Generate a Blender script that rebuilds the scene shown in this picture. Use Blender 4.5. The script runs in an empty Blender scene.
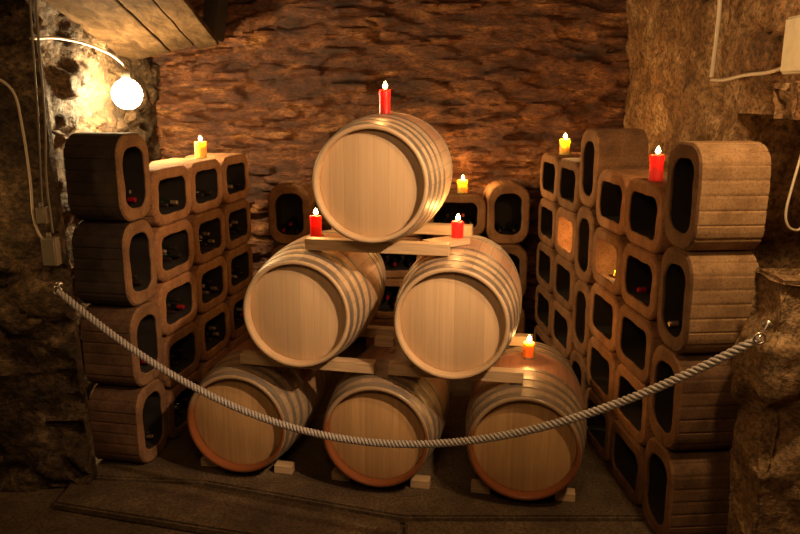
import bpy, bmesh, math, random
from mathutils import Vector, Matrix, noise
random.seed(7)
sc = bpy.context.scene
C = sc.collection
R = math.radians
PI = math.pi

# ------------------------------------------------------------------ helpers
def link(o, parent=None):
    C.objects.link(o)
    if parent is not None:
        o.parent = parent
    return o

def obj(name, bm, mats, parent=None, smooth=True, loc=None, rot=None):
    me = bpy.data.meshes.new(name)
    bm.normal_update()
    bm.to_mesh(me); bm.free()
    if not isinstance(mats, (list, tuple)):
        mats = [mats]
    for m in mats:
        me.materials.append(m)
    if smooth:
        for p in me.polygons:
            p.use_smooth = True
    o = bpy.data.objects.new(name, me)
    link(o, parent)
    if loc is not None: o.location = loc
    if rot is not None: o.rotation_euler = rot
    return o

def sharp(o, deg=35):
    try:
        o.data.set_sharp_from_angle(angle=R(deg))
    except Exception:
        pass
    return o

def empty(name, loc=(0, 0, 0), rz=0.0):
    o = bpy.data.objects.new(name, None)
    o.empty_display_size = 0.05
    link(o)
    o.location = loc; o.rotation_euler = (0, 0, rz)
    return o

def tag(o, label, cat, group=None, kind=None):
    o['label'] = label; o['category'] = cat
    if group: o['group'] = group
    if kind: o['kind'] = kind
    return o

def dup(root, loc=None, rz=None):
    r = root.copy(); C.objects.link(r)
    if loc is not None: r.location = loc
    if rz is not None: r.rotation_euler = (0, 0, rz)
    for ch in list(root.children):
        if ch.type == 'LIGHT':
            continue
        c = ch.copy(); C.objects.link(c); c.parent = r
        for g in list(ch.children):
            d = g.copy(); C.objects.link(d); d.parent = c
    return r

def add_box(bm, lo, hi, bev=0.0, segs=2, M=None):
    vs = [bm.verts.new((x, y, z)) for x in (lo[0], hi[0]) for y in (lo[1], hi[1]) for z in (lo[2], hi[2])]
    fs = []
    for idx in ((0,1,3,2),(4,6,7,5),(0,4,5,1),(2,3,7,6),(0,2,6,4),(1,5,7,3)):
        fs.append(bm.faces.new([vs[i] for i in idx]))
    es = list({e for f in fs for e in f.edges})
    geom_v = vs
    if bev > 0:
        r = bmesh.ops.bevel(bm, geom=es, offset=bev, segments=segs, affect='EDGES', profile=0.6)
        geom_v = list({v for f in r['faces'] for v in f.verts} | {v for v in vs if v.is_valid})
    if M is not None:
        bmesh.ops.transform(bm, matrix=M, verts=[v for v in geom_v if v.is_valid])
    return bm

def add_tube(bm, pts, rad, n=10, caps=True, mat=0):
    pts = [Vector(p) for p in pts]
    rings = []
    prev = None
    for i, p in enumerate(pts):
        if i == 0: t = pts[1] - p
        elif i == len(pts) - 1: t = p - pts[i-1]
        else: t = pts[i+1] - pts[i-1]
        t.normalize()
        if prev is None:
            a = Vector((0, 0, 1)) if abs(t.z) < 0.9 else Vector((1, 0, 0))
            u = t.cross(a).normalized()
        else:
            u = (prev - t * prev.dot(t)).normalized()
        prev = u
        w = t.cross(u)
        rr = rad[i] if isinstance(rad, (list, tuple)) else rad
        rings.append([bm.verts.new(p + (u*math.cos(2*PI*k/n) + w*math.sin(2*PI*k/n))*rr) for k in range(n)])
    for a, b in zip(rings, rings[1:]):
        for k in range(n):
            f = bm.faces.new((a[k], a[(k+1) % n], b[(k+1) % n], b[k])); f.material_index = mat
    if caps:
        f = bm.faces.new(list(reversed(rings[0]))); f.material_index = mat
        f = bm.faces.new(rings[-1]); f.material_index = mat

def add_lathe(bm, prof, n=32, axis='Z', mats=None, close=False):
    """prof: list of (r, h); mats: material index per profile segment."""
    def P(r, h, a):
        if axis == 'Z': return (r*math.cos(a), r*math.sin(a), h)
        return (r*math.cos(a), h, r*math.sin(a))
    rings = []
    for r, h in prof:
        if r < 1e-6:
            rings.append([bm.verts.new(P(0, h, 0))])
        else:
            rings.append([bm.verts.new(P(r, h, 2*PI*k/n)) for k in range(n)])
    pairs = list(zip(rings, rings[1:]))
    if close: pairs.append((rings[-1], rings[0]))
    for i, (a, b) in enumerate(pairs):
        for k in range(n):
            k2 = (k+1) % n
            if len(a) == 1 and len(b) == 1: continue
            if len(a) == 1: vs = (a[0], b[k2], b[k])
            elif len(b) == 1: vs = (a[k], a[k2], b[0])
            else: vs = (a[k], a[k2], b[k2], b[k])
            f = bm.faces.new(vs)
            if mats: f.material_index = mats[i]
    bmesh.ops.recalc_face_normals(bm, faces=bm.faces[:])

def smoothcurve(ctrl, n=40):
    """Catmull-Rom through control points."""
    P = [Vector(c) for c in ctrl]
    P = [2*P[0]-P[1]] + P + [2*P[-1]-P[-2]]
    out = []
    m = len(P) - 3
    for i in range(m):
        p0, p1, p2, p3 = P[i:i+4]
        k = max(2, n // m)
        for j in range(k):
            t = j / k
            out.append(0.5*((2*p1) + (p2-p0)*t + (2*p0-5*p1+4*p2-p3)*t*t + (3*p1-p0-3*p2+p3)*t**3))
    out.append(P[-2])
    return out

# ------------------------------------------------------------------ materials
class NT:
    def __init__(self, name):
        self.m = bpy.data.materials.new(name); self.m.use_nodes = True
        self.t = self.m.node_tree; self.n = self.t.nodes; self.l = self.t.links
        self.b = self.n['Principled BSDF']
    def new(self, typ, **kw):
        nd = self.n.new(typ)
        for k, v in kw.items():
            setattr(nd, k, v)
        return nd
    def put(self, sock, v):
        if hasattr(v, 'is_output') or hasattr(v, 'node'):
            self.l.new(v, sock)
        else:
            sock.default_value = v
    def coords(self, scale=(1, 1, 1), out='Object', loc=(0, 0, 0)):
        tc = self.new('ShaderNodeTexCoord'); mp = self.new('ShaderNodeMapping')
        self.l.new(tc.outputs[out], mp.inputs[0])
        mp.inputs['Scale'].default_value = scale; mp.inputs['Location'].default_value = loc
        return mp.outputs[0]
    def noise(self, vec, scale, detail=6, rough=0.6, dist=0.0):
        nd = self.new('ShaderNodeTexNoise')
        if vec is not None: self.l.new(vec, nd.inputs['Vector'])
        nd.inputs['Scale'].default_value = scale; nd.inputs['Detail'].default_value = detail
        nd.inputs['Roughness'].default_value = rough; nd.inputs['Distortion'].default_value = dist
        return nd.outputs['Fac']
    def ramp(self, fac, stops, interp='LINEAR'):
        r = self.new('ShaderNodeValToRGB'); self.l.new(fac, r.inputs[0])
        e = r.color_ramp.elements
        r.color_ramp.interpolation = interp
        while len(e) < len(stops): e.new(0.5)
        for el, (p, c) in zip(e, stops):
            el.position = p; el.color = (*c, 1) if len(c) == 3 else c
        return r.outputs[0]
    def math(self, op, a, b=None, clamp=False):
        nd = self.new('ShaderNodeMath', operation=op, use_clamp=clamp)
        self.put(nd.inputs[0], a)
        if b is not None: self.put(nd.inputs[1], b)
        return nd.outputs[0]
    def mix(self, fac, a, b, blend='MIX'):
        nd = self.new('ShaderNodeMix', data_type='RGBA', blend_type=blend)
        self.put(nd.inputs[0], fac)
        self.put(nd.inputs[6], a if not isinstance(a, tuple) else (*a, 1))
        self.put(nd.inputs[7], b if not isinstance(b, tuple) else (*b, 1))
        return nd.outputs[2]
    def bump(self, h, strength=0.3, dist=0.01, prev=None):
        nd = self.new('ShaderNodeBump'); nd.inputs['Strength'].default_value = strength
        nd.inputs['Distance'].default_value = dist
        self.l.new(h, nd.inputs['Height'])
        if prev is not None: self.l.new(prev, nd.inputs['Normal'])
        self.l.new(nd.outputs[0], self.b.inputs['Normal'])
        return nd.outputs[0]
    def sep(self, vec):
        nd = self.new('ShaderNodeSeparateXYZ'); self.l.new(vec, nd.inputs[0]); return nd.outputs
    def white(self, v, dims='1D'):
        nd = self.new('ShaderNodeTexWhiteNoise', noise_dimensions=dims)
        self.l.new(v, nd.inputs['W' if dims == '1D' else 'Vector']); return nd.outputs['Value']
    def rnd(self):
        return self.new('ShaderNodeObjectInfo').outputs['Random']
    def set(self, **kw):
        for k, v in kw.items():
            self.put(self.b.inputs[k.replace('_', ' ')], (*v, 1) if isinstance(v, tuple) and len(v) == 3 else v)
        return self.m

def plain(name, col, rough=0.5, metal=0.0, **kw):
    t = NT(name)
    v = t.coords()
    n = t.noise(v, 18, 5)
    c = t.mix(n, tuple(x*0.72 for x in col), tuple(min(1, x*1.2) for x in col))
    t.set(Base_Color=c, Roughness=rough, Metallic=metal, **kw)
    return t.m

def stone_mat(name, cols, scale=3.0, fine=45, rough=0.85, strata=1.0, bump=0.6, spec=0.3):
    t = NT(name)
    v = t.coords((1, 1, strata))
    n1 = t.noise(v, scale, 8, 0.65, 0.4)
    n2 = t.noise(v, fine, 6, 0.7)
    n3 = t.noise(t.coords((1, 1, strata), loc=(5, 3, 9)), scale*3.2, 6, 0.6)
    c = t.ramp(n1, [(0.34, cols[0]), (0.46, cols[1]), (0.57, cols[2]), (0.70, cols[3])])
    c = t.mix(t.ramp(n3, [(0.40, (0, 0, 0)), (0.70, (1, 1, 1))]), c, cols[4] if len(cols) > 4 else cols[1])
    c = t.mix(t.math('MULTIPLY', t.ramp(n2, [(0.44, (0, 0, 0)), (0.60, (1, 1, 1))]), 0.72), c, tuple(x*0.6 for x in cols[0]))
    h = t.math('ADD', t.math('MULTIPLY', n2, 0.5), n3)
    t.bump(h, bump, 0.03)
    t.set(Base_Color=c, Roughness=t.ramp(n2, [(0.3, (rough-0.25,)*3), (0.7, (rough,)*3)]))
    t.b.inputs['Specular IOR Level'].default_value = spec
    return t.m

M = {}
M['back_stone'] = stone_mat('back_stone', [(0.018,0.007,0.003),(0.115,0.038,0.011),(0.27,0.100,0.029),(0.62,0.30,0.09),(0.08,0.023,0.008)], 2.4, 30, 0.62, 3.2, 1.0, 0.6)
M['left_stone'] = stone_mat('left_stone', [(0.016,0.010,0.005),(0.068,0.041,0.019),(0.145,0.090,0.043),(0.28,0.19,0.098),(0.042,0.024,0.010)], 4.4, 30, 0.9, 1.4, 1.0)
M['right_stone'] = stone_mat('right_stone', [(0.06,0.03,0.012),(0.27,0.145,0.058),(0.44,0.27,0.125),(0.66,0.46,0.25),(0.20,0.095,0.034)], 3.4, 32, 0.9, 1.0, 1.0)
M['pier_stone'] = stone_mat('pier_stone', [(0.08,0.05,0.025),(0.28,0.175,0.08),(0.42,0.27,0.13),(0.52,0.36,0.18),(0.20,0.115,0.05)], 4.0, 45, 0.9, 1.3, 0.8)
M['floor'] = stone_mat('floor', [(0.05,0.033,0.021),(0.115,0.078,0.045),(0.165,0.115,0.066),(0.24,0.17,0.10),(0.09,0.06,0.036)], 2.0, 60, 0.75, 1.0, 0.3)
M['ceiling'] = stone_mat('ceiling', [(0.05,0.035,0.02),(0.15,0.1,0.06),(0.22,0.15,0.09),(0.3,0.21,0.13)], 2.6, 40)

# old sawn planks of the slope under the ceiling
t = NT('old_planks')
v = t.coords((3, 0.9, 3))
g = t.noise(v, 4.5, 9, 0.7, 0.6)
c = t.ramp(g, [(0.3, (0.012,0.007,0.0035)), (0.5, (0.055,0.033,0.015)), (0.72, (0.11,0.07,0.035))])
t.bump(g, 0.4, 0.01); t.set(Base_Color=c, Roughness=0.95); t.b.inputs['Specular IOR Level'].default_value = 0.08; M['old_planks'] = t.m

# fired-clay / lava-stone storage blocks
def block_mat(name, lo, mid, hi):
    t = NT(name)
    v = t.coords()
    rnd = t.rnd()
    n1 = t.noise(v, 7, 6, 0.65)
    n2 = t.noise(v, 85, 5, 0.75)
    c = t.ramp(n1, [(0.3, lo), (0.52, mid), (0.75, hi)])
    c = t.mix(t.ramp(n2, [(0.50, (0,0,0)), (0.70, (1,1,1))]), c, tuple(x*0.6 for x in lo))
    k = t.math('ADD', t.math('MULTIPLY', rnd, 0.5), 0.72)
    c2 = t.new('ShaderNodeMix', data_type='RGBA', blend_type='MULTIPLY'); c2.inputs[0].default_value = 1
    t.l.new(c, c2.inputs[6])
    cb = t.new('ShaderNodeCombineColor')
    for i in range(3): t.l.new(k, cb.inputs[i])
    t.l.new(cb.outputs[0], c2.inputs[7])
    t.bump(n2, 0.35, 0.005)
    t.set(Base_Color=c2.outputs[2], Roughness=0.85)
    t.b.inputs['Specular IOR Level'].default_value = 0.3
    return t.m
M['block'] = block_mat('block_clay', (0.15,0.068,0.030), (0.28,0.140,0.062), (0.37,0.20,0.095))
M['block_pale'] = block_mat('block_pale', (0.24,0.135,0.062), (0.40,0.24,0.115), (0.50,0.33,0.17))  # clay lightened to carry the lamplight on the upper near blocks
M['block_inside'] = plain('shaded_inside', (0.022,0.015,0.010), 0.95)  # insides coloured near-black in place of the shade in the mouths
M['block_dark'] = block_mat('block_shaded', (0.012,0.0075,0.005), (0.025,0.015,0.009), (0.045,0.027,0.016))  # clay darkened to stand in for shade on the block sides
M['block_umber'] = block_mat('block_umber', (0.04,0.02,0.010), (0.085,0.043,0.021), (0.13,0.07,0.035))  # shade put into the clay colour of the lower end-stack blocks
M['block_brown'] = block_mat('block_brown', (0.10,0.052,0.026), (0.19,0.10,0.048), (0.26,0.15,0.075))  # clay toned down for blocks in dimmer light

# barrel oak: staves read from the angle round the axis (object Y)
def stave_mat(name, base, grey, stain):
    t = NT(name)
    v = t.coords()
    s = t.sep(v)
    ang = t.math('ARCTAN2', s[2], s[0])
    idx = t.math('FLOOR', t.math('MULTIPLY', t.math('ADD', ang, PI), 30/(2*PI)))
    fr = t.math('FRACT', t.math('MULTIPLY', t.math('ADD', ang, PI), 30/(2*PI)))
    rnd = t.white(t.math('ADD', idx, t.math('MULTIPLY', t.rnd(), 97.0)))
    g = t.noise(t.coords((9, 0.9, 9)), 6, 8, 0.6, 0.3)
    c = t.mix(rnd, tuple(x*0.80 for x in base), tuple(min(1, x*1.12) for x in base))
    c = t.mix(t.math('MULTIPLY', t.ramp(g, [(0.35, (0,0,0)), (0.7, (1,1,1))]), 0.6), c, grey)
    # wine stain round the bung
    dy = t.math('ABSOLUTE', t.math('SUBTRACT', s[1], 0.475))
    n = t.noise(t.coords(), 7, 5)
    st = t.math('SUBTRACT', t.math('ADD', 0.155, t.math('MULTIPLY', n, 0.12)), dy)
    st = t.math('MULTIPLY', st, 16, True)
    up = t.math('MULTIPLY', t.math('ADD', s[2], -0.02), 5, True)
    c = t.mix(t.math('MULTIPLY', t.math('MULTIPLY', st, up), stain), c, (0.42, 0.10, 0.055))
    seam = t.math('ADD', t.math('LESS_THAN', fr, 0.05), t.math('GREATER_THAN', fr, 0.95))
    c = t.mix(t.math('MULTIPLY', seam, 0.28), c, (0.14, 0.085, 0.045))
    h = t.math('SUBTRACT', t.math('MULTIPLY', g, 0.3), seam)
    t.bump(h, 0.25, 0.004)
    t.set(Base_Color=c, Roughness=0.55)
    t.b.inputs['Specular IOR Level'].default_value = 0.35
    return t.m
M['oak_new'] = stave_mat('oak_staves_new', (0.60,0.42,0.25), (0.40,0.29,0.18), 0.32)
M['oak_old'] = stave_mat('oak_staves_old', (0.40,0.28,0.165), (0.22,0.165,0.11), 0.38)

def head_mat(name, base, dark, grain=0.5):
    t = NT(name)
    v = t.coords(); s = t.sep(v)
    x = t.math('MULTIPLY', t.math('ADD', s[0], 0.3), 1/0.078)
    idx = t.math('FLOOR', x); fr = t.math('FRACT', x)
    rnd = t.white(t.math('ADD', idx, t.math('MULTIPLY', t.rnd(), 53.0)))
    g = t.noise(t.coords((15, 15, 0.8)), 3.0, 8, 0.62, 0.25)
    c = t.mix(rnd, tuple(x*0.84 for x in base), tuple(min(1, x*1.08) for x in base))
    c = t.mix(t.math('MULTIPLY', t.ramp(g, [(0.40, (0,0,0)), (0.72, (1,1,1))]), grain), c, dark)
    sm = t.math('LESS_THAN', fr, 0.022)
    c = t.mix(t.math('MULTIPLY', sm, 0.4), c, tuple(x*0.4 for x in dark))
    t.bump(t.math('SUBTRACT', t.math('MULTIPLY', g, 0.4), sm), 0.15, 0.003)
    t.set(Base_Color=c, Roughness=0.5)
    t.b.inputs['Specular IOR Level'].default_value = 0.35
    return t.m
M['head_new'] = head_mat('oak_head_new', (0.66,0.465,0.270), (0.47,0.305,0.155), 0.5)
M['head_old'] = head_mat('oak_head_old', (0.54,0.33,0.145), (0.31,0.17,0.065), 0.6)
M['chime_new'] = plain('chime_pale', (0.58,0.41,0.24), 0.5)
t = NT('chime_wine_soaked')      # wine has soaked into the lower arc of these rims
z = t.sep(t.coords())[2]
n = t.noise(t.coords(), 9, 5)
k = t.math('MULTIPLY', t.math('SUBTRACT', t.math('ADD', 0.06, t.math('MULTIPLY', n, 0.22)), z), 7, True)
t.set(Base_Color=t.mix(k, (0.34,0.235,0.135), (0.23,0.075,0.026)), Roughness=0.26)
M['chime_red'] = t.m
t = NT('hoop_steel')
n = t.noise(t.coords((3, 30, 3)), 6, 6)
t.set(Base_Color=t.ramp(n, [(0.3, (0.22,0.175,0.13)), (0.7, (0.40,0.33,0.25))]), Roughness=0.5, Metallic=0.6)
M['hoop'] = t.m
t = NT('pale_timber')
g = t.noise(t.coords((1.2, 14, 14)), 4, 7, 0.6, 0.3)
t.bump(g, 0.2, 0.003)
t.set(Base_Color=t.ramp(g, [(0.3, (0.42,0.28,0.15)), (0.7, (0.66,0.48,0.28))]), Roughness=0.6)
M['timber'] = t.m
M['gap_dark'] = plain('gap_dark', (0.02,0.013,0.008), 0.9)  # near-black for the ceiling gap and between the rope strands
M['bung'] = plain('bung', (0.35,0.20,0.11), 0.6)
def wax_mat(name, col, rad):
    t = NT(name)
    n = t.noise(t.coords(), 25, 4)
    t.set(Base_Color=t.mix(n, tuple(x*0.9 for x in col), col), Roughness=0.38)
    t.b.inputs['Subsurface Weight'].default_value = 1.0
    t.b.inputs['Subsurface Radius'].default_value = rad
    t.b.inputs['Subsurface Scale'].default_value = 0.09
    return t.m
M['wax_red'] = wax_mat('wax_red', (0.80,0.035,0.03), (1.0,0.12,0.08))
M['wax_yellow'] = wax_mat('wax_yellow', (1.0,0.69,0.15), (1.0,0.62,0.2))
M['wax_orange'] = wax_mat('wax_orange', (0.90,0.36,0.06), (1.0,0.4,0.1))
M['wick'] = plain('wick', (0.02,0.015,0.01), 0.9)
t = NT('flame')
z = t.sep(t.coords())[2]
t.set(Base_Color=(0, 0, 0), Emission_Color=t.ramp(t.math('MULTIPLY', z, 22, True), [(0.0, (1,0.30,0.04)), (0.4, (1,0.72,0.26)), (1.0, (1,0.62,0.18))]), Emission_Strength=26.0)
def glowing_envelope(t):
    add = t.new('ShaderNodeAddShader'); tr = t.new('ShaderNodeBsdfTransparent')
    out = [n for n in t.n if n.type == 'OUTPUT_MATERIAL'][0]
    t.b.inputs['Specular IOR Level'].default_value = 0
    em = t.new('ShaderNodeEmission')
    sc_, ss_ = t.b.inputs['Emission Color'], t.b.inputs['Emission Strength']
    if sc_.is_linked: t.l.new(sc_.links[0].from_socket, em.inputs[0])
    else: em.inputs[0].default_value = sc_.default_value
    em.inputs[1].default_value = ss_.default_value
    t.l.new(em.outputs[0], add.inputs[0]); t.l.new(tr.outputs[0], add.inputs[1])
    t.l.new(add.outputs[0], out.inputs[0])
    t.n.remove(t.b)
glowing_envelope(t); M['flame'] = t.m
t = NT('bulb_glass'); t.set(Base_Color=(1, 0.9, 0.7), Emission_Color=(1.0, 0.80, 0.46), Emission_Strength=42.0); glowing_envelope(t); M['bulb'] = t.m
t = NT('rope_fibre')
g = t.noise(t.coords(), 140, 4)
t.bump(g, 0.5, 0.002)
t.set(Base_Color=t.ramp(g, [(0.3, (0.27,0.245,0.23)), (0.7, (0.56,0.52,0.48))]), Roughness=0.85)
M['rope'] = t.m
M['steel'] = plain('hook_steel', (0.62,0.58,0.52), 0.28, 0.9)
M['cable'] = plain('cable_pale', (0.55,0.46,0.33), 0.5)
M['cable_grey'] = plain('cable_grey', (0.20,0.17,0.12), 0.6)
M['plastic'] = plain('plastic_grey', (0.20,0.165,0.115), 0.5)
M['pale_box'] = plain('pale_box', (0.62,0.53,0.36), 0.5)
t = NT('bottle_glass')
n = t.noise(t.coords(), 9, 3)
t.set(Base_Color=t.mix(n, (0.006,0.010,0.006), (0.016,0.02,0.012)), Roughness=0.12)
t.b.inputs['Coat Weight'].default_value = 0.5
M['glass'] = t.m
M['cap_black'] = plain('capsule_black', (0.03,0.02,0.018), 0.25, 0.3)
M['cap_red'] = plain('capsule_red', (0.30,0.012,0.018), 0.2, 0.2)
M['cap_pale'] = plain('capsule_pale', (0.45,0.33,0.22), 0.22, 0.7)

# ------------------------------------------------------------------ the setting
def masonry(cell_w, cell_h, seed, joint=0.018, amp=0.035, craggy=False):
    off = Vector((seed*13.1, seed*7.7, seed*3.3))
    def h(a, b):
        wob = noise.noise(Vector((a*0.9, b*0.9, seed))) * 0.18
        p = Vector((a/cell_w, (b + wob)/cell_h, 0)) + off
        d, pts = noise.voronoi(p)
        e = min((d[1]-d[0]) / 0.22, 1.0)
        e = e*e*(3-2*e)
        cellr = noise.cell(pts[0]*31.7)
        big = noise.fractal(Vector((a*1.1, b*1.4, seed*2.0)), 1.0, 2.0, 4)
        fine = noise.fractal(Vector((a*9, b*13, seed*4.0)), 0.8, 2.0, 4)
        out = joint*(e-1) + amp*(cellr-0.5)*e + 0.030*big + 0.011*fine
        if craggy:
            out += 0.022*(abs(noise.fractal(Vector((a*3.2, b*11, seed*5.0)), 0.7, 2.1, 5)) - 0.3)
        return out
    return h

def rough_sheet(name, origin, U, V, nrm, lu, lv, step, hfun, mat, back=0.12):
    """A stone face: height field over U x V, closed behind so it has real thickness."""
    origin, U, V, nrm = Vector(origin), Vector(U).normalized(), Vector(V).normalized(), Vector(nrm).normalized()
    nu, nv = int(lu/step), int(lv/step)
    bm = bmesh.new()
    grid = []
    for j in range(nv+1):
        row = []
        for i in range(nu+1):
            a, b = lu*i/nu, lv*j/nv
            row.append(bm.verts.new(origin + U*a + V*b + nrm*hfun(a, b)))
        grid.append(row)
    flip = U.cross(V).dot(nrm) < 0
    for j in range(nv):
        for i in range(nu):
            q = (grid[j][i], grid[j][i+1], grid[j+1][i+1], grid[j+1][i])
            bm.faces.new(tuple(reversed(q)) if flip else q)
    loop = grid[0][:] + [r[-1] for r in grid[1:]] + list(reversed(grid[-1][:-1])) + [r[0] for r in reversed(grid[1:-1])]
    bk = [bm.verts.new(v.co - nrm*((v.co-origin).dot(nrm) + back)) for v in loop]
    n = len(loop)
    for i in range(n):
        bm.faces.new((loop[i], loop[(i+1) % n], bk[(i+1) % n], bk[i]))
    bm.faces.new(bk)
    bmesh.ops.recalc_face_normals(bm, faces=bm.faces[:])
    o = obj(name, bm, mat)
    o['kind'] = 'structure'
    return sharp(o, 60)

CEIL = 3.12
rough_sheet('wall_back', (-2.25, 6.48, -0.05), (1,0,0), (0,0,1), (0,-1,0), 4.5, 3.25, 0.018, masonry(0.34, 0.075, 1, 0.045, 0.07, True), M['back_stone'], 0.30)
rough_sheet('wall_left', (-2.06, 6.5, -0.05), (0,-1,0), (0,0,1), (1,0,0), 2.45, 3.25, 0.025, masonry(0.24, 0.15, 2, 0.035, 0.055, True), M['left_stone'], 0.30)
def right_face(a, b, base=masonry(0.34, 0.26, 3, 0.022, 0.045, True)):
    """right wall, with the recess in the masonry beyond the near stack of blocks"""
    y, z = 6.5-a, b-0.05
    wob = 0.05*noise.noise(Vector((y*4, z*4, 8)))
    inside = min(y-3.30+wob, 4.35-y+wob, z-0.9+wob, 2.10-z+wob*0.5)
    return base(a, b) - 0.42*max(0, min(1, inside/0.04))
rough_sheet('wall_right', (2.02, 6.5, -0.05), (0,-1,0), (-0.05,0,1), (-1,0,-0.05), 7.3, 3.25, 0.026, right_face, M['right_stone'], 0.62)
rough_sheet('wall_left_front', (-4.2, 3.93, -0.05), (1,0,0), (-0.03,0,1), (0,-1,0), 2.395, 3.25, 0.025, masonry(0.30, 0.15, 4, 0.035, 0.07), M['left_stone'], 0.10)
rough_sheet('ceiling', (-4.2, -0.9, CEIL), (1,0,0), (0,1,0), (0,0,-1), 6.5, 7.5, 0.08, masonry(0.5, 0.4, 5), M['ceiling'])

def fl(a, b): return 0.006*noise.fractal(Vector((a*2, b*2, 3)), 1, 2, 4)
rough_sheet('floor', (-4.2, -0.9, -0.055), (1,0,0), (0,1,0), (0,0,1), 6.5, 7.5, 0.07, fl, M['floor'])
# raised concrete slabs under barrels and racks, parted by dark joints
def slab(name, poly, z0, z1):
    bm = bmesh.new()
    lo = [bm.verts.new((x, y, z0)) for x, y in poly]; hi = [bm.verts.new((x, y, z1)) for x, y in poly]
    n = len(poly)
    bm.faces.new(list(reversed(lo))); bm.faces.new(hi)
    for i in range(n): bm.faces.new((lo[i], lo[(i+1)%n], hi[(i+1)%n], hi[i]))
    bmesh.ops.recalc_face_normals(bm, faces=bm.faces[:])
    bmesh.ops.bevel(bm, geom=[e for e in bm.edges if all(abs(v.co.z-z1)<1e-6 for v in e.verts)], offset=0.012, segments=2, affect='EDGES')
    o = obj(name, bm, M['floor'], smooth=False); o['kind'] = 'structure'; return o
slab('floor_slab', [(-1.15,3.95),(0.02,3.575),(1.96,3.575),(1.96,6.4),(-1.98,6.4),(-1.98,4.02)], -0.045, 0.0)
slab('floor_slab', [(-1.93,3.72),(-0.80,3.42),(0.0,3.20),(0.0,3.545),(-1.17,3.92),(-1.93,3.99)], -0.045, -0.004)
slab('floor_slab', [(0.03,3.20),(1.36,3.05),(1.36,3.545),(0.03,3.545)], -0.045, -0.006)

# sloping boards under the ceiling, lit by the bulb
A = Vector((-1.76, 5.95, 2.50)); w = Vector((0.98, 0.0, 0.19)).normalized()
u = Vector((0.04, -0.98, 0.19)).normalized()
nn = u.cross(w).normalized()
if nn.z > 0: nn = -nn
def board(s0, s1, t0, t1, dz):
    bm = bmesh.new()
    base = A - nn*(0.03+dz)
    nseg = 14
    def P(s, t, k):
        wob = 0.006*noise.noise(Vector((s*5, t*4, 2)))
        return base + w*(s+wob) + u*t - nn*(0.0 if k == 0 else 0.05) + nn*0.006*noise.noise(Vector((s*6, t*5, 7)))
    rings = []
    for i in range(nseg+1):
        t_ = t0 + (t1-t0)*i/nseg
        rings.append([bm.verts.new(P(s, t_, k)) for s, k in ((s0,0),(s1,0),(s1,1),(s0,1))])
    for a_, b_ in zip(rings, rings[1:]):
        for k in range(4): bm.faces.new((a_[k], a_[(k+1)%4], b_[(k+1)%4], b_[k]))
    bm.faces.new(rings[0]); bm.faces.new(rings[-1])
    bmesh.ops.recalc_face_normals(bm, faces=bm.faces[:])
    bmesh.ops.bevel(bm, geom=[e for e in bm.edges if e.calc_face_angle(0) > 1.0], offset=0.006, segments=1, affect='EDGES')
    o = obj('ceiling_plank', bm, M['old_planks'], smooth=False); o['kind'] = 'structure'
    return o
board(-0.36, -0.010, 0.0, 1.9, 0.0)
board(0.0, 0.185, 0.02, 1.9, 0.006)
board(0.196, 0.365, -0.05, 1.9, -0.004)
# near-black stub standing in for the dark gap beside the boards
bm = bmesh.new(); add_box(bm, (-0.055,-0.22,-0.16), (0.055,0.12,0.26), 0.02, 2)
for v_ in bm.verts: v_.co += Vector((noise.noise(v_.co*9), noise.noise(v_.co*9+Vector((5,0,0))), 0))*0.02
o = obj('ceiling_gap_stub', bm, M['gap_dark'], loc=(-1.49, 6.30, 2.80), rot=(0, 0.18, 0)); o['kind'] = 'structure'

# rough stone pier at the near end of the block rack
def rock_box(name, lo, hi, step, amp, cell, seed, mat):
    bm = bmesh.new()
    lo, hi = Vector(lo), Vector(hi)
    hf = masonry(cell[0], cell[1], seed, 0.03, amp)
    n = [max(2, int((hi[i]-lo[i])/step)) for i in range(3)]
    cache = {}
    def V(i, j, k):
        key = (i, j, k)
        if key in cache: return cache[key]
        p = Vector((lo.x+(hi.x-lo.x)*i/n[0], lo.y+(hi.y-lo.y)*j/n[1], lo.z+(hi.z-lo.z)*k/n[2]))
        nr = Vector((0,0,0))
        if i == 0: nr.x -= 1
        if i == n[0]: nr.x += 1
        if j == 0: nr.y -= 1
        if j == n[1]: nr.y += 1
        if k == n[2]: nr.z += 1
        a = p.x + p.y*0.9
        d = hf(a, p.z)
        if nr.length > 1.1: d -= 0.022
        q = p + (nr.normalized()*d if nr.length > 0 else nr)
        if k == 0: q.z = lo.z
        cache[key] = bm.verts.new(q); return cache[key]
    for ax in range(3):
        o1, o2 = [x for x in range(3) if x != ax]
        for side in (0, n[ax]):
            for a in range(n[o1]):
                for b in range(n[o2]):
                    ids = []
                    for da, db in ((0,0),(1,0),(1,1),(0,1)):
                        c_ = [0,0,0]; c_[ax] = side; c_[o1] = a+da; c_[o2] = b+db
                        ids.append(V(*c_))
                    bm.faces.new(ids)
    bmesh.ops.recalc_face_normals(bm, faces=bm.faces[:])
    o = obj(name, bm, mat); o['kind'] = 'structure'
    return sharp(o, 55)
rock_box('wall_pier', (1.51, 2.84, -0.05), (2.3, 3.14, 1.50), 0.02, 0.05, (0.40, 0.34), 9, M['pier_stone'])
rock_box('wall_ledge', (1.70, 3.28, 2.10), (2.05, 3.52, 2.27), 0.012, 0.04, (0.2, 0.16), 12, M['right_stone'])

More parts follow.
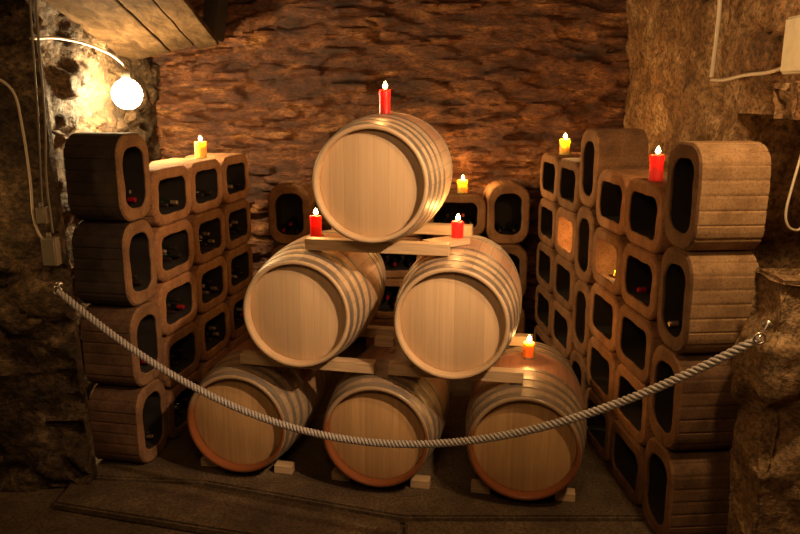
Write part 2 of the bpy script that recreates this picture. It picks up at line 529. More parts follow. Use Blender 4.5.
# ------------------------------------------------------------------ hollow storage blocks
BW, BH, BD = 0.352, 0.498, 0.32       # width, height, depth of one block standing upright
def rrect(hw, hh, r, n=6):
    pts = []
    for cx, cy, a0 in ((hw-r, hh-r, 0), (-hw+r, hh-r, 90), (-hw+r, -hh+r, 180), (hw-r, -hh+r, 270)):
        for k in range(n+1):
            a = R(a0 + 90*k/n); pts.append((cx+r*math.cos(a), cy+r*math.sin(a)))
    return pts
def block_mesh(lying, seed):
    rnd = random.Random(seed)
    hw, hh = (BH/2, BW/2) if lying else (BW/2, BH/2)
    ro = 0.105 if lying else 0.128
    outer = rrect(hw, hh, ro, 8)
    # resample the outline densely and cut the grooves between its courses
    dense = []
    N = len(outer)
    for i in range(N):
        a, b = Vector(outer[i]), Vector(outer[(i+1) % N])
        k = max(1, int((b-a).length/0.006))
        for j in range(k): dense.append(a.lerp(b, j/k))
    per = [0.0]
    for i in range(len(dense)): per.append(per[-1] + (dense[(i+1) % len(dense)]-dense[i]).length)
    L = per[-1]; ng = 22; pitch = L/ng
    def outline(inset, groove):
        out = []
        for i, p in enumerate(dense):
            s = (per[i] + pitch*0.5) % pitch
            d = min(s, pitch-s)
            g = 0.0065*max(0, 1-d/0.006) if groove else 0
            q = dense[i-1]; r = dense[(i+1) % len(dense)]
            tg = (r-q).normalized(); nr = Vector((tg.y, -tg.x))
            out.append(p - nr*(inset+g))
        return out
    lip = 0.010
    rings = []
    o0 = outline(0.014, False); o1 = outline(0.003, False); o2 = outline(0.0, True)
    ti = 0.068
    ihw, ihh = (hw-ti, hh-ti) if lying else (hw-0.064, hh-0.076)
    ri = 0.058 if lying else 0.085
    n = len(dense)
    def inner_at(i):
        p = dense[i]
        cx = max(-(hw-ro), min(hw-ro, p.x)); cy = max(-(hh-ro), min(hh-ro, p.y))
        dx, dy = p.x-cx, p.y-cy
        l = math.hypot(dx, dy) or 1
        return Vector((cx*(ihw-ri)/(hw-ro) + dx/l*ri, cy*(ihh-ri)/(hh-ro) + dy/l*ri))
    i0 = [inner_at(i) for i in range(n)]
    wob = lambda p: Vector((noise.noise(Vector((p.x*9, p.y*9, seed))), noise.noise(Vector((p.x*9, p.y*9, seed+50)))))*0.009
    i0 = [p + wob(p) for p in i0]
    i1 = [p*1.03 for p in i0]
    bm = bmesh.new()
    def ring(pts, y): return [bm.verts.new((p.x, y + 0.003*noise.noise(Vector((p.x*12, p.y*12, seed+9))), p.y)) for p in pts]
    seq = [(o2, BD), (o2, 0.016), (o1, 0.009), (o0, 0.0), ([p.lerp(q, 0.9) for p, q in zip(o0, i0)], 0.0), (i0, 0.006), (i1, 0.014), (i1, BD-0.02)]
    rs = [ring(p, y) for p, y in seq]
    for q, (a, b) in enumerate(zip(rs, rs[1:])):
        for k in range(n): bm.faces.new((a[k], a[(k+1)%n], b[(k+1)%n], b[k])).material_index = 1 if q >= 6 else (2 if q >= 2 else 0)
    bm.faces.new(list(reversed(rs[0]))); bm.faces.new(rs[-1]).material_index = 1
    bmesh.ops.recalc_face_normals(bm, faces=bm.faces[:])
    me = bpy.data.meshes.new('hollow_block')
    bm.to_mesh(me); bm.free()
    for p in me.polygons: p.use_smooth = True
    me.set_sharp_from_angle(angle=R(38))
    return me
MESH = {}
for lying in (0, 1):
    for s in range(2):
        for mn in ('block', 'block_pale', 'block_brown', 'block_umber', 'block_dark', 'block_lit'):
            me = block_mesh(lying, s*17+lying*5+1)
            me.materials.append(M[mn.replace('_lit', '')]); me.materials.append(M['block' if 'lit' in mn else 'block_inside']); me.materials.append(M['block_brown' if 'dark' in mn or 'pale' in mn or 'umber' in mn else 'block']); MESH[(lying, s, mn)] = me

ORD = ['bottom', 'second from bottom', 'third from bottom', 'fourth from bottom', 'top']
def rowname(i, n):
    if i == n-1: return 'topmost'
    return ['lowest', 'second lowest', 'third lowest', 'fourth lowest'][i]
BLK = {}
def place_block(key, lying, corner, th, z, label, group, mat):
    """corner: the mouth-plane point at the block's local -x end."""
    o = bpy.data.objects.new('storage_block', MESH[(lying, random.randint(0, 1), mat)])
    C.objects.link(o)
    W, Hh = (BH, BW) if lying else (BW, BH)
    ax = Vector((math.cos(th), math.sin(th), 0)); ay = Vector((-math.sin(th), math.cos(th), 0))
    p = corner + ax*(W/2) + ay*random.uniform(0, 0.008)
    o.location = (p.x, p.y, z + Hh/2)
    o.rotation_euler = (0, 0, th + R(random.uniform(-0.15, 0.15)))
    tag(o, label, 'storage block', group)
    BLK[key] = (o, lying, th)
    return o
PL, PU = BW+0.002, BH+0.002
COLN = ['first', 'second', 'third']

# rack under the bulb: mouths face the aisle, going back from the near tall stack
b = R(11); th = R(90)-b
d = Vector((math.sin(b), math.cos(b), 0)); P = Vector((-1.545, 4.06, 0))
ax = Vector((math.cos(th), math.sin(th), 0))      # = d
s = 0.0
for r_ in range(4):
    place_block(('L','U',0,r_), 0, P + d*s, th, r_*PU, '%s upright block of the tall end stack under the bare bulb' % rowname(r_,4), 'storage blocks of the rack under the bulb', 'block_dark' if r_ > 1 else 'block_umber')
s += PU-0.146+0.004
for c_ in range(3):
    for r_ in range(5):
        place_block(('L','C',c_,r_), 1, P + d*s, th, r_*PL, '%s lying block, %s column past the tall stack, rack under the bulb' % (rowname(r_,5), COLN[c_]), 'storage blocks of the rack under the bulb', 'block')
    s += BH+0.003
# rack by the stone pier
a = R(4.2); th = -R(90)+a
d = Vector((-math.sin(a), math.cos(a), 0)); P = Vector((1.315, 3.25, 0))
s = 0.0
seq = ['U', 'L', 'L', 'U', 'L', 'L']; nu = nl = 0
for kind in seq:
    W = BW if kind == 'U' else BH
    corner = P + d*(s+W)
    if kind == 'U':
        for r_ in range(4):
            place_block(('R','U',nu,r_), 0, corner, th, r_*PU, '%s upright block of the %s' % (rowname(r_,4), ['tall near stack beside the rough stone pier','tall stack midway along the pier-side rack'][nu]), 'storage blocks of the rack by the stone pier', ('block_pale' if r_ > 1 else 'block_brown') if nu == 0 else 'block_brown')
        nu += 1
    else:
        for r_ in range(5):
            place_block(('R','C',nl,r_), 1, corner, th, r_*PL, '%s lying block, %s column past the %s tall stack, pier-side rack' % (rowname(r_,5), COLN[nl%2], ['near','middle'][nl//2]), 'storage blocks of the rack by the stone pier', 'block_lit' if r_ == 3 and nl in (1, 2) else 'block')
        nl += 1
    s += W+0.003
# blocks against the back wall
for nm, x in (('bulb', -1.085), ('pier', 0.715)):
    for r_ in range(3):
        place_block(('B',nm,0,r_), 0, Vector((x, 6.02, 0)), 0, r_*PU, '%s upright block at the back wall, stack next to the %s-side rack' % (rowname(r_,3), nm), 'storage blocks along the back wall', 'block')
for c_, x in ((0, 0.21), (1, -0.29)):
    for r_ in range(4):
        place_block(('B','C',c_,r_), 1, Vector((x, 6.02, 0)), 0, r_*PL, '%s lying block at the back wall, %s' % (rowname(r_,4), ['column under the yellow candle','column behind the middle of the barrels'][c_]), 'storage blocks along the back wall', 'block')

# ------------------------------------------------------------------ bottles in the blocks
def bottle_mesh(cap):
    bm = bmesh.new()
    prof = [(0,0),(0.0125,0.0),(0.0145,0.003),(0.0145,0.045),(0.0150,0.048),(0.0152,0.075),(0.020,0.092),(0.031,0.108),(0.0362,0.124),(0.037,0.14),(0.037,0.255),(0.034,0.262),(0.012,0.258),(0,0.250)]
    add_lathe(bm, prof, 16, 'Y', [1,1,1,0,0,0,0,0,0,0,0,0,0])
    me = bpy.data.meshes.new('wine_bottle'); bm.to_mesh(me); bm.free()
    me.materials.append(M['glass']); me.materials.append(M[cap])
    for p in me.polygons: p.use_smooth = True
    me.set_sharp_from_angle(angle=R(50))
    return me
BM = {c_: bottle_mesh(c_) for c_ in ('cap_black', 'cap_red', 'cap_pale')}
def bottles(key, where, spots, caps, ins=0.035):
    o, lying, th = BLK[key]
    W, Hh = (BH, BW) if lying else (BW, BH)
    ax = Vector((math.cos(th), math.sin(th), 0)); ay = Vector((-math.sin(th), math.cos(th), 0))
    iw = W-2*0.068; z0 = o.location.z - Hh/2 + 0.072
    for (u_, lv, word), cap in zip(spots, caps):
        x = u_*(iw/2-0.041)
        p = Vector(o.location) + ax*x + ay*(ins+random.uniform(0, 0.012)); p.z = z0 + 0.038 + lv*0.066
        b_ = bpy.data.objects.new('wine_bottle', BM[cap]); C.objects.link(b_)
        b_.location = p; b_.rotation_euler = (0, random.uniform(0, 6), th)
        tag(b_, '%s bottle, %s, in the %s' % ({'cap_black':'dark','cap_red':'red-capped','cap_pale':'pale-capped'}[cap], word, where), 'wine bottle', 'wine bottles lying in the storage blocks')
LSPOTS = [(-0.92,0.0,'near lower one'),(0.0,0.0,'middle lower one'),(0.92,0.0,'far lower one'),(-0.46,1.0,'near upper one'),(0.46,1.0,'far upper one')]
USPOTS = [(-0.9,0.0,'near lower one'),(0.9,0.0,'far lower one'),(0.0,0.8,'upper one')]
BSPOTS = [(-0.92,0.0,'lower one bulb side'),(0.0,0.0,'middle lower one'),(0.92,0.0,'lower one pier side'),(-0.46,1.0,'upper one bulb side'),(0.46,1.0,'upper one pier side')]
caps = lambda: random.choice(['cap_black','cap_black','cap_black','cap_black','cap_pale','cap_red'])
for c_ in range(3):
    for r_ in range(5):
        n = [5, 5, 5, 5, 3][r_]
        bottles(('L','C',c_,r_), '%s lying block, %s column, bulb rack' % (rowname(r_,5), COLN[c_]), LSPOTS[:n], [caps() for _ in range(n)])
for r_ in range(4):
    bottles(('L','U',0,r_), '%s upright block of the bulb end stack' % rowname(r_,4), USPOTS, [caps() for _ in range(3)])
for c_ in range(2):
    for r_ in range(4):
        bottles(('B','C',c_,r_), '%s back-wall block, %s' % (rowname(r_,4), ['under yellow candle','behind the barrels'][c_]), BSPOTS, [caps() for _ in range(5)])
bottles(('B','pier',0,2), 'topmost back-wall upright block by pier rack', [(-0.9,0.0,'lower one bulb side'),(0.9,0.0,'lower one pier side')], ['cap_black','cap_black'])
bottles(('B','pier',0,1), 'second back-wall upright block by pier rack', [(-0.9,0.0,'lower one bulb side'),(0.9,0.0,'lower one pier side')], ['cap_black','cap_black'])
bottles(('B','bulb',0,2), 'topmost back-wall upright block by bulb rack', [(-0.9,0.0,'lower one bulb side'),(0.9,0.0,'lower one pier side'),(0.0,0.8,'upper one')], [caps() for _ in range(3)])
bottles(('R','C',0,3), 'block below the red candle, pier rack', [(-0.3,0.0,'lying alone')], ['cap_red'], 0.012)
bottles(('R','U',0,2), 'pier end stack, second block down', [(-0.8,0.0,'lower one')], ['cap_pale'], 0.012)

# ------------------------------------------------------------------ barrels
YAW = -R(10.8)
LEN, RH, RB = 0.95, 0.300, 0.347
def rad(y): return RH + (RB-RH)*(1-((y-LEN/2)/(LEN/2))**2)
def barrel(name, loc, label, old, yaw=YAW, roll=0.0):
    root = empty(name, loc, yaw)
    tag(root, label, 'barrel', 'oak wine barrels stacked in a pyramid')
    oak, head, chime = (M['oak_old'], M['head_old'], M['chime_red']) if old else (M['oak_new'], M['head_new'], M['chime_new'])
    bm = bmesh.new()
    prof = [(0.276,0.052),(0.276,0.030),(0.280,0.004),(0.285,0.0),(RH-0.005,0.0),(RH-0.001,0.003)]
    mats = [1]*5
    ns = 28
    for i in range(ns+1):
        y = 0.006 + (LEN-0.012)*i/ns
        prof.append((rad(y), y)); mats.append(0)
    back = [(RH-0.001,LEN-0.003),(RH-0.005,LEN),(0.285,LEN),(0.280,LEN-0.004),(0.276,LEN-0.03),(0.276,LEN-0.052)]
    for p in back: prof.append(p); mats.append(1)
    add_lathe(bm, prof, 120, 'Y', mats)
    sharp(obj('staves', bm, [oak, chime], root), 40)
    for y0, y1, nm in ((0.047, 0.070, 'front_head'), (LEN-0.070, LEN-0.047, 'rear_head')):
        bm = bmesh.new()
        if nm == 'front_head':
            add_lathe(bm, [(0,y0-0.0),(0.262,y0),(0.2765,y0+0.006),(0.2765,y1),(0,y1)], 96, 'Y')
        else:
            add_lathe(bm, [(0,y0),(0.2765,y0),(0.2765,y1-0.006),(0.262,y1),(0,y1)], 96, 'Y')
        sharp(obj(nm, bm, head, root), 30)
    for y0, y1 in ((0.010,0.052),(0.100,0.136),(0.186,0.222),(0.296,0.332)):
        for m0, m1 in ((y0, y1), (LEN-y1, LEN-y0)):
            bm = bmesh.new()
            t_ = 0.0028
            add_lathe(bm, [(rad(m0)-0.001,m0),(rad(m0)+t_,m0+0.001),((rad(m0)+rad(m1))/2+t_,(m0+m1)/2),(rad(m1)+t_,m1-0.001),(rad(m1)-0.001,m1)], 96, 'Y')
            hp = sharp(obj('hoop', bm, M['hoop'], root), 50)
            # rivets closing the hoop
            bm = bmesh.new()
            for dx in (-0.009, 0.009):
                rr = (rad(m0)+rad(m1))/2 + t_
                mtx = Matrix.Rotation(R(38), 4, 'Y') @ Matrix.Translation((0, (m0+m1)/2+dx, rr))
                bmesh.ops.create_uvsphere(bm, u_segments=8, v_segments=5, radius=0.004, matrix=mtx)
            obj('rivet', bm, M['hoop'], hp)
    bm = bmesh.new()
    add_lathe(bm, [(0,-0.03),(0.022,-0.03),(0.026,0.010),(0.024,0.013),(0,0.013)], 20, 'Z')
    obj('bung', bm, M['bung'], root, loc=(0, LEN/2, RB))
    return root
Z1, Z2, Z3 = 0.349, 1.047, 1.763
BAR = {
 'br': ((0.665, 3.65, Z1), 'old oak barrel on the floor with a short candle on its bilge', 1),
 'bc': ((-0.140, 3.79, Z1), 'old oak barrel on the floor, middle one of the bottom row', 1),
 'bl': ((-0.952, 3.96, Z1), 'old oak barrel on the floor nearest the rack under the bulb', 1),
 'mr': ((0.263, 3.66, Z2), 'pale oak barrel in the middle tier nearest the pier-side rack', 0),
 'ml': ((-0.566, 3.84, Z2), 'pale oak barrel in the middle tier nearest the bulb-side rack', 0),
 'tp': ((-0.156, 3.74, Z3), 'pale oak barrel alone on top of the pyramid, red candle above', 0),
}
for k, (loc, lab, old) in BAR.items():
    barrel('wine_barrel', loc, lab, old)
def bpt(k, x, y, z):
    """point in barrel k's own frame to world"""
    L = Vector(BAR[k][0]); c_, s_ = math.cos(YAW), math.sin(YAW)
    return Vector((L.x + c_*x - s_*y, L.y + s_*x + c_*y, L.z + z))

def timber(name, lo, hi, loc, rz, label, cat, group=None, ry=0.0, taper=0.0, mat='timber'):
    bm = bmesh.new(); add_box(bm, lo, hi, 0.004, 2)
    if taper:
        for v_ in bm.verts:
            f = (v_.co.x-lo[0])/(hi[0]-lo[0])
            v_.co.z = lo[2] + (v_.co.z-lo[2])*(1-taper*f)
    o = obj(name, bm, M[mat], smooth=False, loc=loc, rot=(0, ry, rz))
    return tag(o, label, cat, group)
G = 'timber battens bearing the barrels'
T = 0.062
# battens lie across two lower barrels just behind their rims; a cradle is cut in each for the barrel it bears
def lay(k1, k2, up, y0, label, e1=0.03, e2=0.03):
    p1 = bpt(k1, 0, y0, 0); p2 = bpt(k2, 0, y0, 0)
    dd = (p2-p1).normalized(); p1 -= dd*e1; p2 += dd*e2
    L = (p2-p1).length; mid = (p1+p2)/2
    zz = p1.z + rad(min(y0+0.035, LEN-y0+0.035))-0.001
    c_ = bpt(up, 0, y0, 0); xc = (c_-mid).dot(dd)
    bm = bmesh.new(); n = 60; rows = []
    def top(x, y):
        r_ = rad(max(0, min(LEN, y0+y))) + 0.005
        q = x-xc
        t_ = T if abs(q) >= r_ else min(T, c_.z - math.sqrt(r_*r_-q*q) - zz)
        return max(0.012, t_)
    for i in range(n+1):
        x = -L/2 + L*i/n
        rows.append([bm.verts.new((x, y, z)) for y, z in ((-0.036,0.003),(-0.033,0),(0.033,0),(0.036,0.003),(0.036,top(x,0.036)-0.003),(0.033,top(x,0.033)),(0.011,top(x,0.011)),(-0.011,top(x,-0.011)),(-0.033,top(x,-0.033)),(-0.036,top(x,-0.036)-0.003))])
    for a_, b_ in zip(rows, rows[1:]):
        for k in range(10): bm.faces.new((a_[k], a_[(k+1)%10], b_[(k+1)%10], b_[k]))
    bm.faces.new(rows[0]); bm.faces.new(rows[-1])
    bmesh.ops.recalc_face_normals(bm, faces=bm.faces[:])
    o = obj('batten', bm, M['timber'], smooth=False, loc=(mid.x, mid.y, zz), rot=(0, 0, math.atan2(dd.y, dd.x)))
    tag(o, label, 'batten', G)
lay('ml','mr','tp', 0.175, 'pale timber batten under the front of the topmost barrel', -0.02, -0.035)
lay('ml','mr','tp', LEN-0.175, 'pale timber batten under the rear of the topmost barrel', 0.0, 0.03)
lay('bl','bc','ml', 0.155, 'pale timber batten under the front of the bulb-side middle barrel', -0.0, -0.03)
lay('bc','br','mr', 0.155, 'pale timber batten under the front of the pier-side middle barrel', -0.05, -0.02)
lay('bl','bc','ml', LEN-0.175, 'timber batten under the rear of the bulb-side middle barrel', 0.0, -0.03)
lay('bc','br','mr', LEN-0.175, 'timber batten under the rear of the pier-side middle barrel', -0.06, 0.02)
# loose wedge boards beside the barrels
p = bpt('mr', -0.075, 0.36, RB+0.001)
timber('wedge', (-0.12,-0.065,0), (0.12,0.065,0.035), p, YAW+R(48), 'pale wedge board on the pier-side middle barrel behind the batten end', 'wedge', 'loose wedges and chocks')
p = bpt('bc', -0.06, 0.56, RB+0.001)
timber('wedge', (-0.06,-0.03,0), (0.06,0.03,0.055), p, YAW, 'short timber block on the middle bottom barrel, seen between the middle tier', 'wedge', 'loose wedges and chocks')
p = bpt('br', -0.06, 0.22, 0)
# chocks on the floor under the bottom row
for k, nm in (('bl','nearest the bulb-side rack'), ('bc','in the middle of the row'), ('br','carrying the short candle')):
    for sgn, wd in ((-1,'bulb'), (1,'pier')):
        q = bpt(k, sgn*0.235, 0.15, 0); q.z = 0.001
        timber('chock', (-0.055,-0.035,0), (0.055,0.035,0.05), q, YAW + (0 if sgn < 0 else PI), 'timber chock on the %s side of the bottom barrel %s' % (wd, nm), 'chock', 'loose wedges and chocks', taper=-0.0)

# ------------------------------------------------------------------ candles
def candle(p, h, r, wax, label, power, flame=1.0, glass=False):
    root = empty('candle', p)
    tag(root, label, 'candle', 'lit candles about the cellar')
    bm = bmesh.new()
    add_lathe(bm, [(0,0),(r*1.02,0),(r*1.03,0.006),(r,0.014),(r*0.985,h*0.6),(r,h-0.006),(r*0.95,h),(r*0.80,h-0.001),(r*0.55,h-0.009),(0,h-0.011)], 28, 'Z')
    for v_ in bm.verts:
        if v_.co.z > h*0.3: v_.co.z += 0.004*noise.noise(Vector((v_.co.x*40+p[0]*9, v_.co.y*40, 0)))
    obj('wax', bm, M[wax], root)
    bm = bmesh.new(); add_tube(bm, [(0,0,h-0.012),(0.001,0,h),(0.003,0,h+0.010)], 0.0016, 6)
    obj('wick', bm, M['wick'], root)
    bm = bmesh.new()
    fh = 0.042*flame
    add_lathe(bm, [(0,0),(0.0065*flame,fh*0.08),(0.012*flame,fh*0.25),(0.013*flame,fh*0.40),(0.0095*flame,fh*0.62),(0.0035*flame,fh*0.85),(0,fh)], 14, 'Z')
    obj('flame', bm, M['flame'], root, loc=(0.002, 0, h+0.004))
    L = bpy.data.lights.new('candle_light', 'POINT'); L.energy = power; L.color = (1.0, 0.50, 0.15); L.shadow_soft_size = 0.010
    lo = bpy.data.objects.new('candle_light', L); C.objects.link(lo); lo.parent = root; lo.location = (0.002, 0, h+0.022)
    return root
def top_of(key, along=0.0, depth=0.1):
    o, lying, th = BLK[key]
    ax = Vector((math.cos(th), math.sin(th), 0)); ay = Vector((-math.sin(th), math.cos(th), 0))
    p = Vector(o.location) + ax*along + ay*depth
    p.z = o.location.z + (BW if lying else BH)/2 + 0.001
    return p
CP = 4.0
candle(bpt('tp', 0.01, 0.345, rad(0.345)-0.002), 0.128, 0.031, 'wax_red', 'tall red candle burning on top of the topmost barrel', CP)
candle(bpt('ml', 0.0, 0.41, rad(0.41)-0.002), 0.135, 0.034, 'wax_red', 'red candle on the bulb-side middle barrel beside the batten end', CP)
candle(bpt('mr', -0.02, 0.415, rad(0.415)-0.002), 0.13, 0.034, 'wax_red', 'red candle on the pier-side middle barrel beside the pale wedge', CP)
candle(bpt('br', 0.0, 0.49, RB-0.003+0.013*0), 0.10, 0.032, 'wax_orange', 'short orange candle burning on a bottom barrel', CP)
candle(top_of(('L','C',1,4), 0.17, 0.12), 0.115, 0.042, 'wax_yellow', 'thick yellow candle on the block rack under the bare bulb', CP)
candle(top_of(('R','C',3,4), 0.06, 0.10), 0.115, 0.038, 'wax_yellow', 'thick yellow candle on the far blocks of the pier-side rack', 15.0)
candle(top_of(('R','C',0,4), 0.0, 0.06), 0.135, 0.036, 'wax_red', 'thick red candle on the pier-side rack behind the near tall stack', CP)
candle(top_of(('B','C',0,3), 0.06, 0.12), 0.105, 0.042, 'wax_yellow', 'yellow candle on the back-wall blocks behind the pyramid', 15.0)
def niche(key, label, h=0.05, power=0.8, along=0.0, dep=0.10):
    o, lying, th = BLK[key]
    p = top_of(key, along, dep); p.z = o.location.z - BW/2 + 0.070
    candle(p, h, 0.028, 'wax_yellow', label, power, 0.9)
niche(('R','C',2,3), 'small candle glowing inside a far pier-side rack block', 0.05, 3.2, 0.02, 0.12)
niche(('R','C',1,3), 'small candle glowing inside a near pier-side rack block', 0.03, 0.9, -0.03, 0.10)

# ------------------------------------------------------------------ rope and hooks
HL, HR = Vector((-1.812, 3.79, 1.197)), Vector((1.385, 2.72, 1.29))
LOW = Vector((0.17, 3.22, 0.60))
def rope_pts(n):
    out = []
    for i in range(n+1):
        t_ = i/n
        p = HL.lerp(HR, t_)
        # parabola sag through LOW
        tl = (LOW.x-HL.x)/(HR.x-HL.x)
        zc = HL.z + (HR.z-HL.z)*tl - LOW.z
        p.z -= zc * (t_*(1-t_))/(tl*(1-tl))
        yc = HL.y + (HR.y-HL.y)*tl - LOW.y
        p.y -= yc * (t_*(1-t_))/(tl*(1-tl))
        out.append(p)
    return out
pts = rope_pts(900)
bm = bmesh.new()
turns = 58; sr = 0.0118
for k in range(3):
    sp = []
    for i, p in enumerate(pts):
        t_ = (pts[min(i+1, len(pts)-1)]-pts[max(i-1, 0)]).normalized()
        a_ = t_.cross(Vector((0,0,1))).normalized(); b_ = t_.cross(a_)
        ang = 2*PI*(turns*i/len(pts) + k/3)
        taper = min(1, i/12, (len(pts)-1-i)/12)
        sp.append(p + (a_*math.cos(ang)+b_*math.sin(ang))*sr*(0.35+0.65*taper))
    add_tube(bm, sp, sr*0.66, 8)
add_tube(bm, pts[::6], 0.0072, 8, mat=1)  # dark core, painted shade in the grooves between strands
rope = obj('barrier_rope', bm, [M['rope'], M['gap_dark']])
tag(rope, 'twisted pale rope slung across in front of the barrels', 'rope')
def hook(p, wall, label):
    root = empty('rope_hook', p)
    tag(root, label, 'hook', 'hooks holding the rope ends')
    bm = bmesh.new()
    dirv = (wall-p)
    add_tube(bm, [(0,0,0), dirv*0.5, dirv], 0.006, 8); 
    obj('shank', bm, M['steel'], root)
    bm = bmesh.new()
    add_tube(bm, [Vector((0.022*math.cos(x_*PI/8), -0.004, 0.022*math.sin(x_*PI/8))) for x_ in range(17)], 0.0045, 8, caps=False)
    obj('ring', bm, M['steel'], root)
    bm = bmesh.new()
    d_ = dirv.normalized()
    add_tube(bm, [dirv-d_*0.006, dirv+d_*0.0], 0.02, 16)
    obj('base_plate', bm, M['steel'], root)
    return root
hook(HL, HL+Vector((-0.03,0.085,0.01)), 'steel hook on the dark stone wall below the junction boxes')
hook(HR, HR+Vector((0.10,0.14,0.01)), 'shiny steel hook on the rough stone pier')

# ------------------------------------------------------------------ lamp, cables, boxes
BULB = Vector((-1.885, 5.25, 2.215))
root = empty('bulb_lamp', BULB)
tag(root, 'bare glowing bulb hanging from a cable above the block rack', 'lamp')
bm = bmesh.new()
add_lathe(bm, [(0,-0.105),(0.040,-0.098),(0.075,-0.074),(0.098,-0.034),(0.103,0.0),(0.096,0.036),(0.072,0.072),(0.040,0.094),(0.027,0.102)], 28, 'Z')
obj('bulb', bm, M['bulb'], root)
bm = bmesh.new()
add_lathe(bm, [(0,0.095),(0.027,0.095),(0.029,0.11),(0.029,0.15),(0.016,0.168),(0,0.172)], 20, 'Z')
obj('socket', bm, M['plastic'], root)
bm = bmesh.new()
add_tube(bm, smoothcurve([(0,0,0.17),(-0.015,-0.03,0.21),(-0.05,-0.13,0.26),(-0.065,-0.45,0.30),(-0.02,-0.95,0.30),(0.045,-1.40,0.265)], 40), 0.008, 8)
obj('cord', bm, M['cable'], root)
L = bpy.data.lights.new('bulb_light', 'POINT'); L.energy = 115; L.color = (1.0, 0.66, 0.30); L.shadow_soft_size = 0.07
lo = bpy.data.objects.new('bulb_light', L); C.objects.link(lo); lo.parent = root; lo.location = (0.0, 0, -0.0)

def cable(name, ctrl, r, mat, label, n=40):
    bm = bmesh.new(); add_tube(bm, smoothcurve(ctrl, n), r, 8)
    return tag(obj(name, bm, M[mat]), label, 'cable')
fy = 3.825
cable('wall_cable', [(-1.80,fy,2.95),(-1.815,fy-0.01,2.5),(-1.835,fy,2.1),(-1.855,fy,1.78),(-1.862,fy,1.63)], 0.006, 'cable_grey', 'thin cable straight down the dark wall edge to the upper junction box')
cable('wall_cable', [(-1.765,fy-0.005,2.95),(-1.785,fy-0.01,2.5),(-1.80,fy,2.1),(-1.825,fy,1.8),(-1.825,fy,1.6),(-1.822,fy,1.50)], 0.006, 'cable_grey', 'thin cable down the wall edge passing to the lower junction box')
cable('wall_cable', [(-2.25,fy-0.05,2.32),(-2.06,fy-0.04,2.31),(-1.935,fy-0.03,2.23),(-1.905,fy-0.03,2.05),(-1.90,fy-0.02,1.78),(-1.905,fy-0.02,1.6),(-1.885,fy-0.02,1.50),(-1.845,fy-0.02,1.45)], 0.007, 'cable', 'pale looping cable coming from the dark wall to the lower junction box')
def jbox(p, sx, sz, label):
    root = empty('junction_box', p); tag(root, label, 'junction box', 'junction boxes on the dark wall')
    bm = bmesh.new(); add_box(bm, (-sx/2,-0.02,-sz/2), (sx/2,0.04,sz/2), 0.006, 2); sharp(obj('box', bm, M['plastic'], root), 40)
    bm = bmesh.new(); add_box(bm, (-sx/2+0.004,-0.028,-sz/2+0.004), (sx/2-0.004,-0.0195,sz/2-0.004), 0.003, 1); sharp(obj('lid', bm, M['plastic'], root), 40)
    bm = bmesh.new()
    add_tube(bm, [(0,0,sz/2-0.004),(0,0,sz/2+0.025)], 0.012, 10); obj('cable_gland', bm, M['cable_grey'], root)
jbox((-1.862, fy-0.01, 1.595), 0.05, 0.085, 'small grey junction box, the upper one on the dark wall edge')
jbox((-1.835, fy-0.02, 1.405), 0.075, 0.15, 'larger grey junction box just above the rope hook')

rx = lambda z: 2.02 - 0.05*z - 0.045
cable('conduit', [(rx(2.95)-0.0,4.50,2.98),(rx(2.7),4.49,2.7),(rx(2.5),4.52,2.5),(rx(2.3),4.56,2.31)], 0.013, 'cable', 'pale conduit straight down the plastered wall above the pier-side rack')
cable('wall_cable', [(rx(2.3),4.56,2.295),(rx(2.3)-0.01,4.35,2.29),(rx(2.3)-0.005,4.1,2.31),(rx(2.3)-0.01,3.85,2.315),(rx(2.3)-0.02,3.66,2.335)], 0.010, 'cable', 'pale cable running level from the conduit to the pale wall box')
root = empty('wall_box', (1.885, 3.50, 2.30)); tag(root, 'pale wall-mounted box in the bright lamplight near the stone ledge', 'wall box')
bm = bmesh.new(); add_box(bm, (-0.075,-0.16,0.0), (0.12,0.13,0.26), 0.008, 2); sharp(obj('box', bm, M['pale_box'], root), 40)
bm = bmesh.new(); add_box(bm, (-0.088,-0.15,0.01), (-0.0745,0.12,0.25), 0.004, 1); sharp(obj('lid', bm, M['pale_box'], root), 40)
cable('hanging_cable', [(1.79,3.30,2.17),(1.765,3.27,2.0),(1.725,3.25,1.82),(1.705,3.24,1.71),(1.715,3.24,1.65),(1.75,3.25,1.62),(1.80,3.27,1.63),(1.84,3.29,1.75),(1.86,3.30,1.95)], 0.006, 'cable', 'pale cable hanging in a loop in the dark recess by the pier')

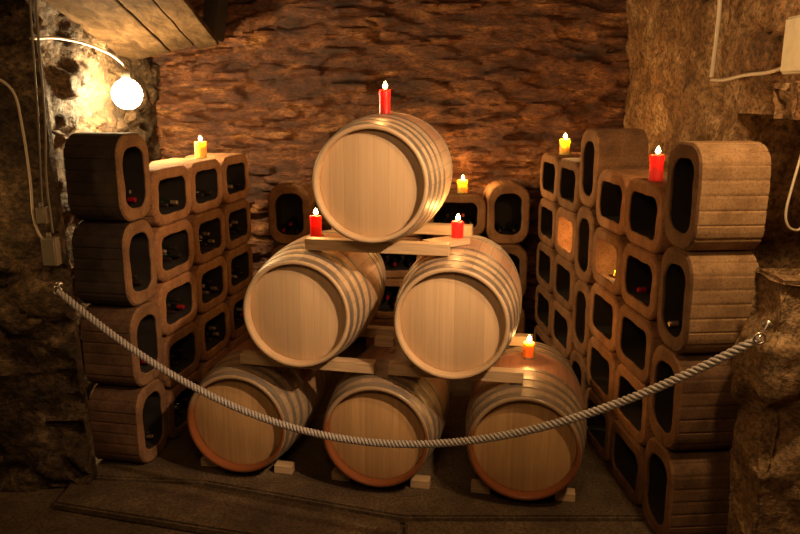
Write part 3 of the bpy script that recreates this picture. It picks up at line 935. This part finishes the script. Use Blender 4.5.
# ------------------------------------------------------------------ lamps of the cellar, and an added fill light
def spot(name, p, target, energy, size, blend, col, soft):
    L = bpy.data.lights.new(name, 'SPOT'); L.energy = energy; L.spot_size = R(size); L.spot_blend = blend
    L.color = col; L.shadow_soft_size = soft
    o = bpy.data.objects.new(name, L); C.objects.link(o); o.location = p
    o.rotation_euler = (Vector(target)-Vector(p)).to_track_quat('-Z', 'Y').to_euler()
    return o
WARM = (1.0, 0.70, 0.38)
spot('barrel_spot', (1.42, 1.85, 3.0), (-0.04, 3.75, 1.46), 375, 46, 1.0, (1.0, 0.62, 0.345), 0.05)
L = bpy.data.lights.new('pier_lamp', 'POINT'); L.energy = 92; L.color = (1.0, 0.62, 0.28); L.shadow_soft_size = 0.06
o = bpy.data.objects.new('pier_lamp', L); C.objects.link(o); o.location = (1.42, 2.40, 2.82)
L = bpy.data.lights.new('aisle_fill', 'AREA'); L.shape = 'DISK'; L.size = 0.8; L.energy = 22; L.color = (1.0, 0.56, 0.25)  # fill light added overhead, out of view
o = bpy.data.objects.new('aisle_fill', L); C.objects.link(o); o.location = (-0.2, 0.9, 3.0); o.rotation_euler = (R(35), 0, 0)
L = bpy.data.lights.new('side_lamp', 'POINT'); L.energy = 6.0; L.color = (1.0, 0.56, 0.2); L.shadow_soft_size = 0.04
o = bpy.data.objects.new('side_lamp', L); C.objects.link(o); o.location = (-2.38, 3.66, 1.62)
wd = bpy.data.worlds.new('World'); sc.world = wd; wd.use_nodes = True
wd.node_tree.nodes['Background'].inputs[0].default_value = (0.010, 0.006, 0.003, 1)
wd.node_tree.nodes['Background'].inputs[1].default_value = 1.0

# ------------------------------------------------------------------ camera
cam = bpy.data.cameras.new('camera'); cam.sensor_width = 36; cam.lens = 740/800*36
co = bpy.data.objects.new('camera', cam); C.objects.link(co)
co.location = (0, 0, 2.2); co.rotation_euler = (R(90-13), 0, 0)
cam.clip_start = 0.05
sc.camera = co
sc.view_settings.view_transform = 'Standard'
sc.view_settings.look = 'None'
sc.view_settings.gamma = 1.0
sc.view_settings.use_curve_mapping = False
sc.view_settings.exposure = 0.0
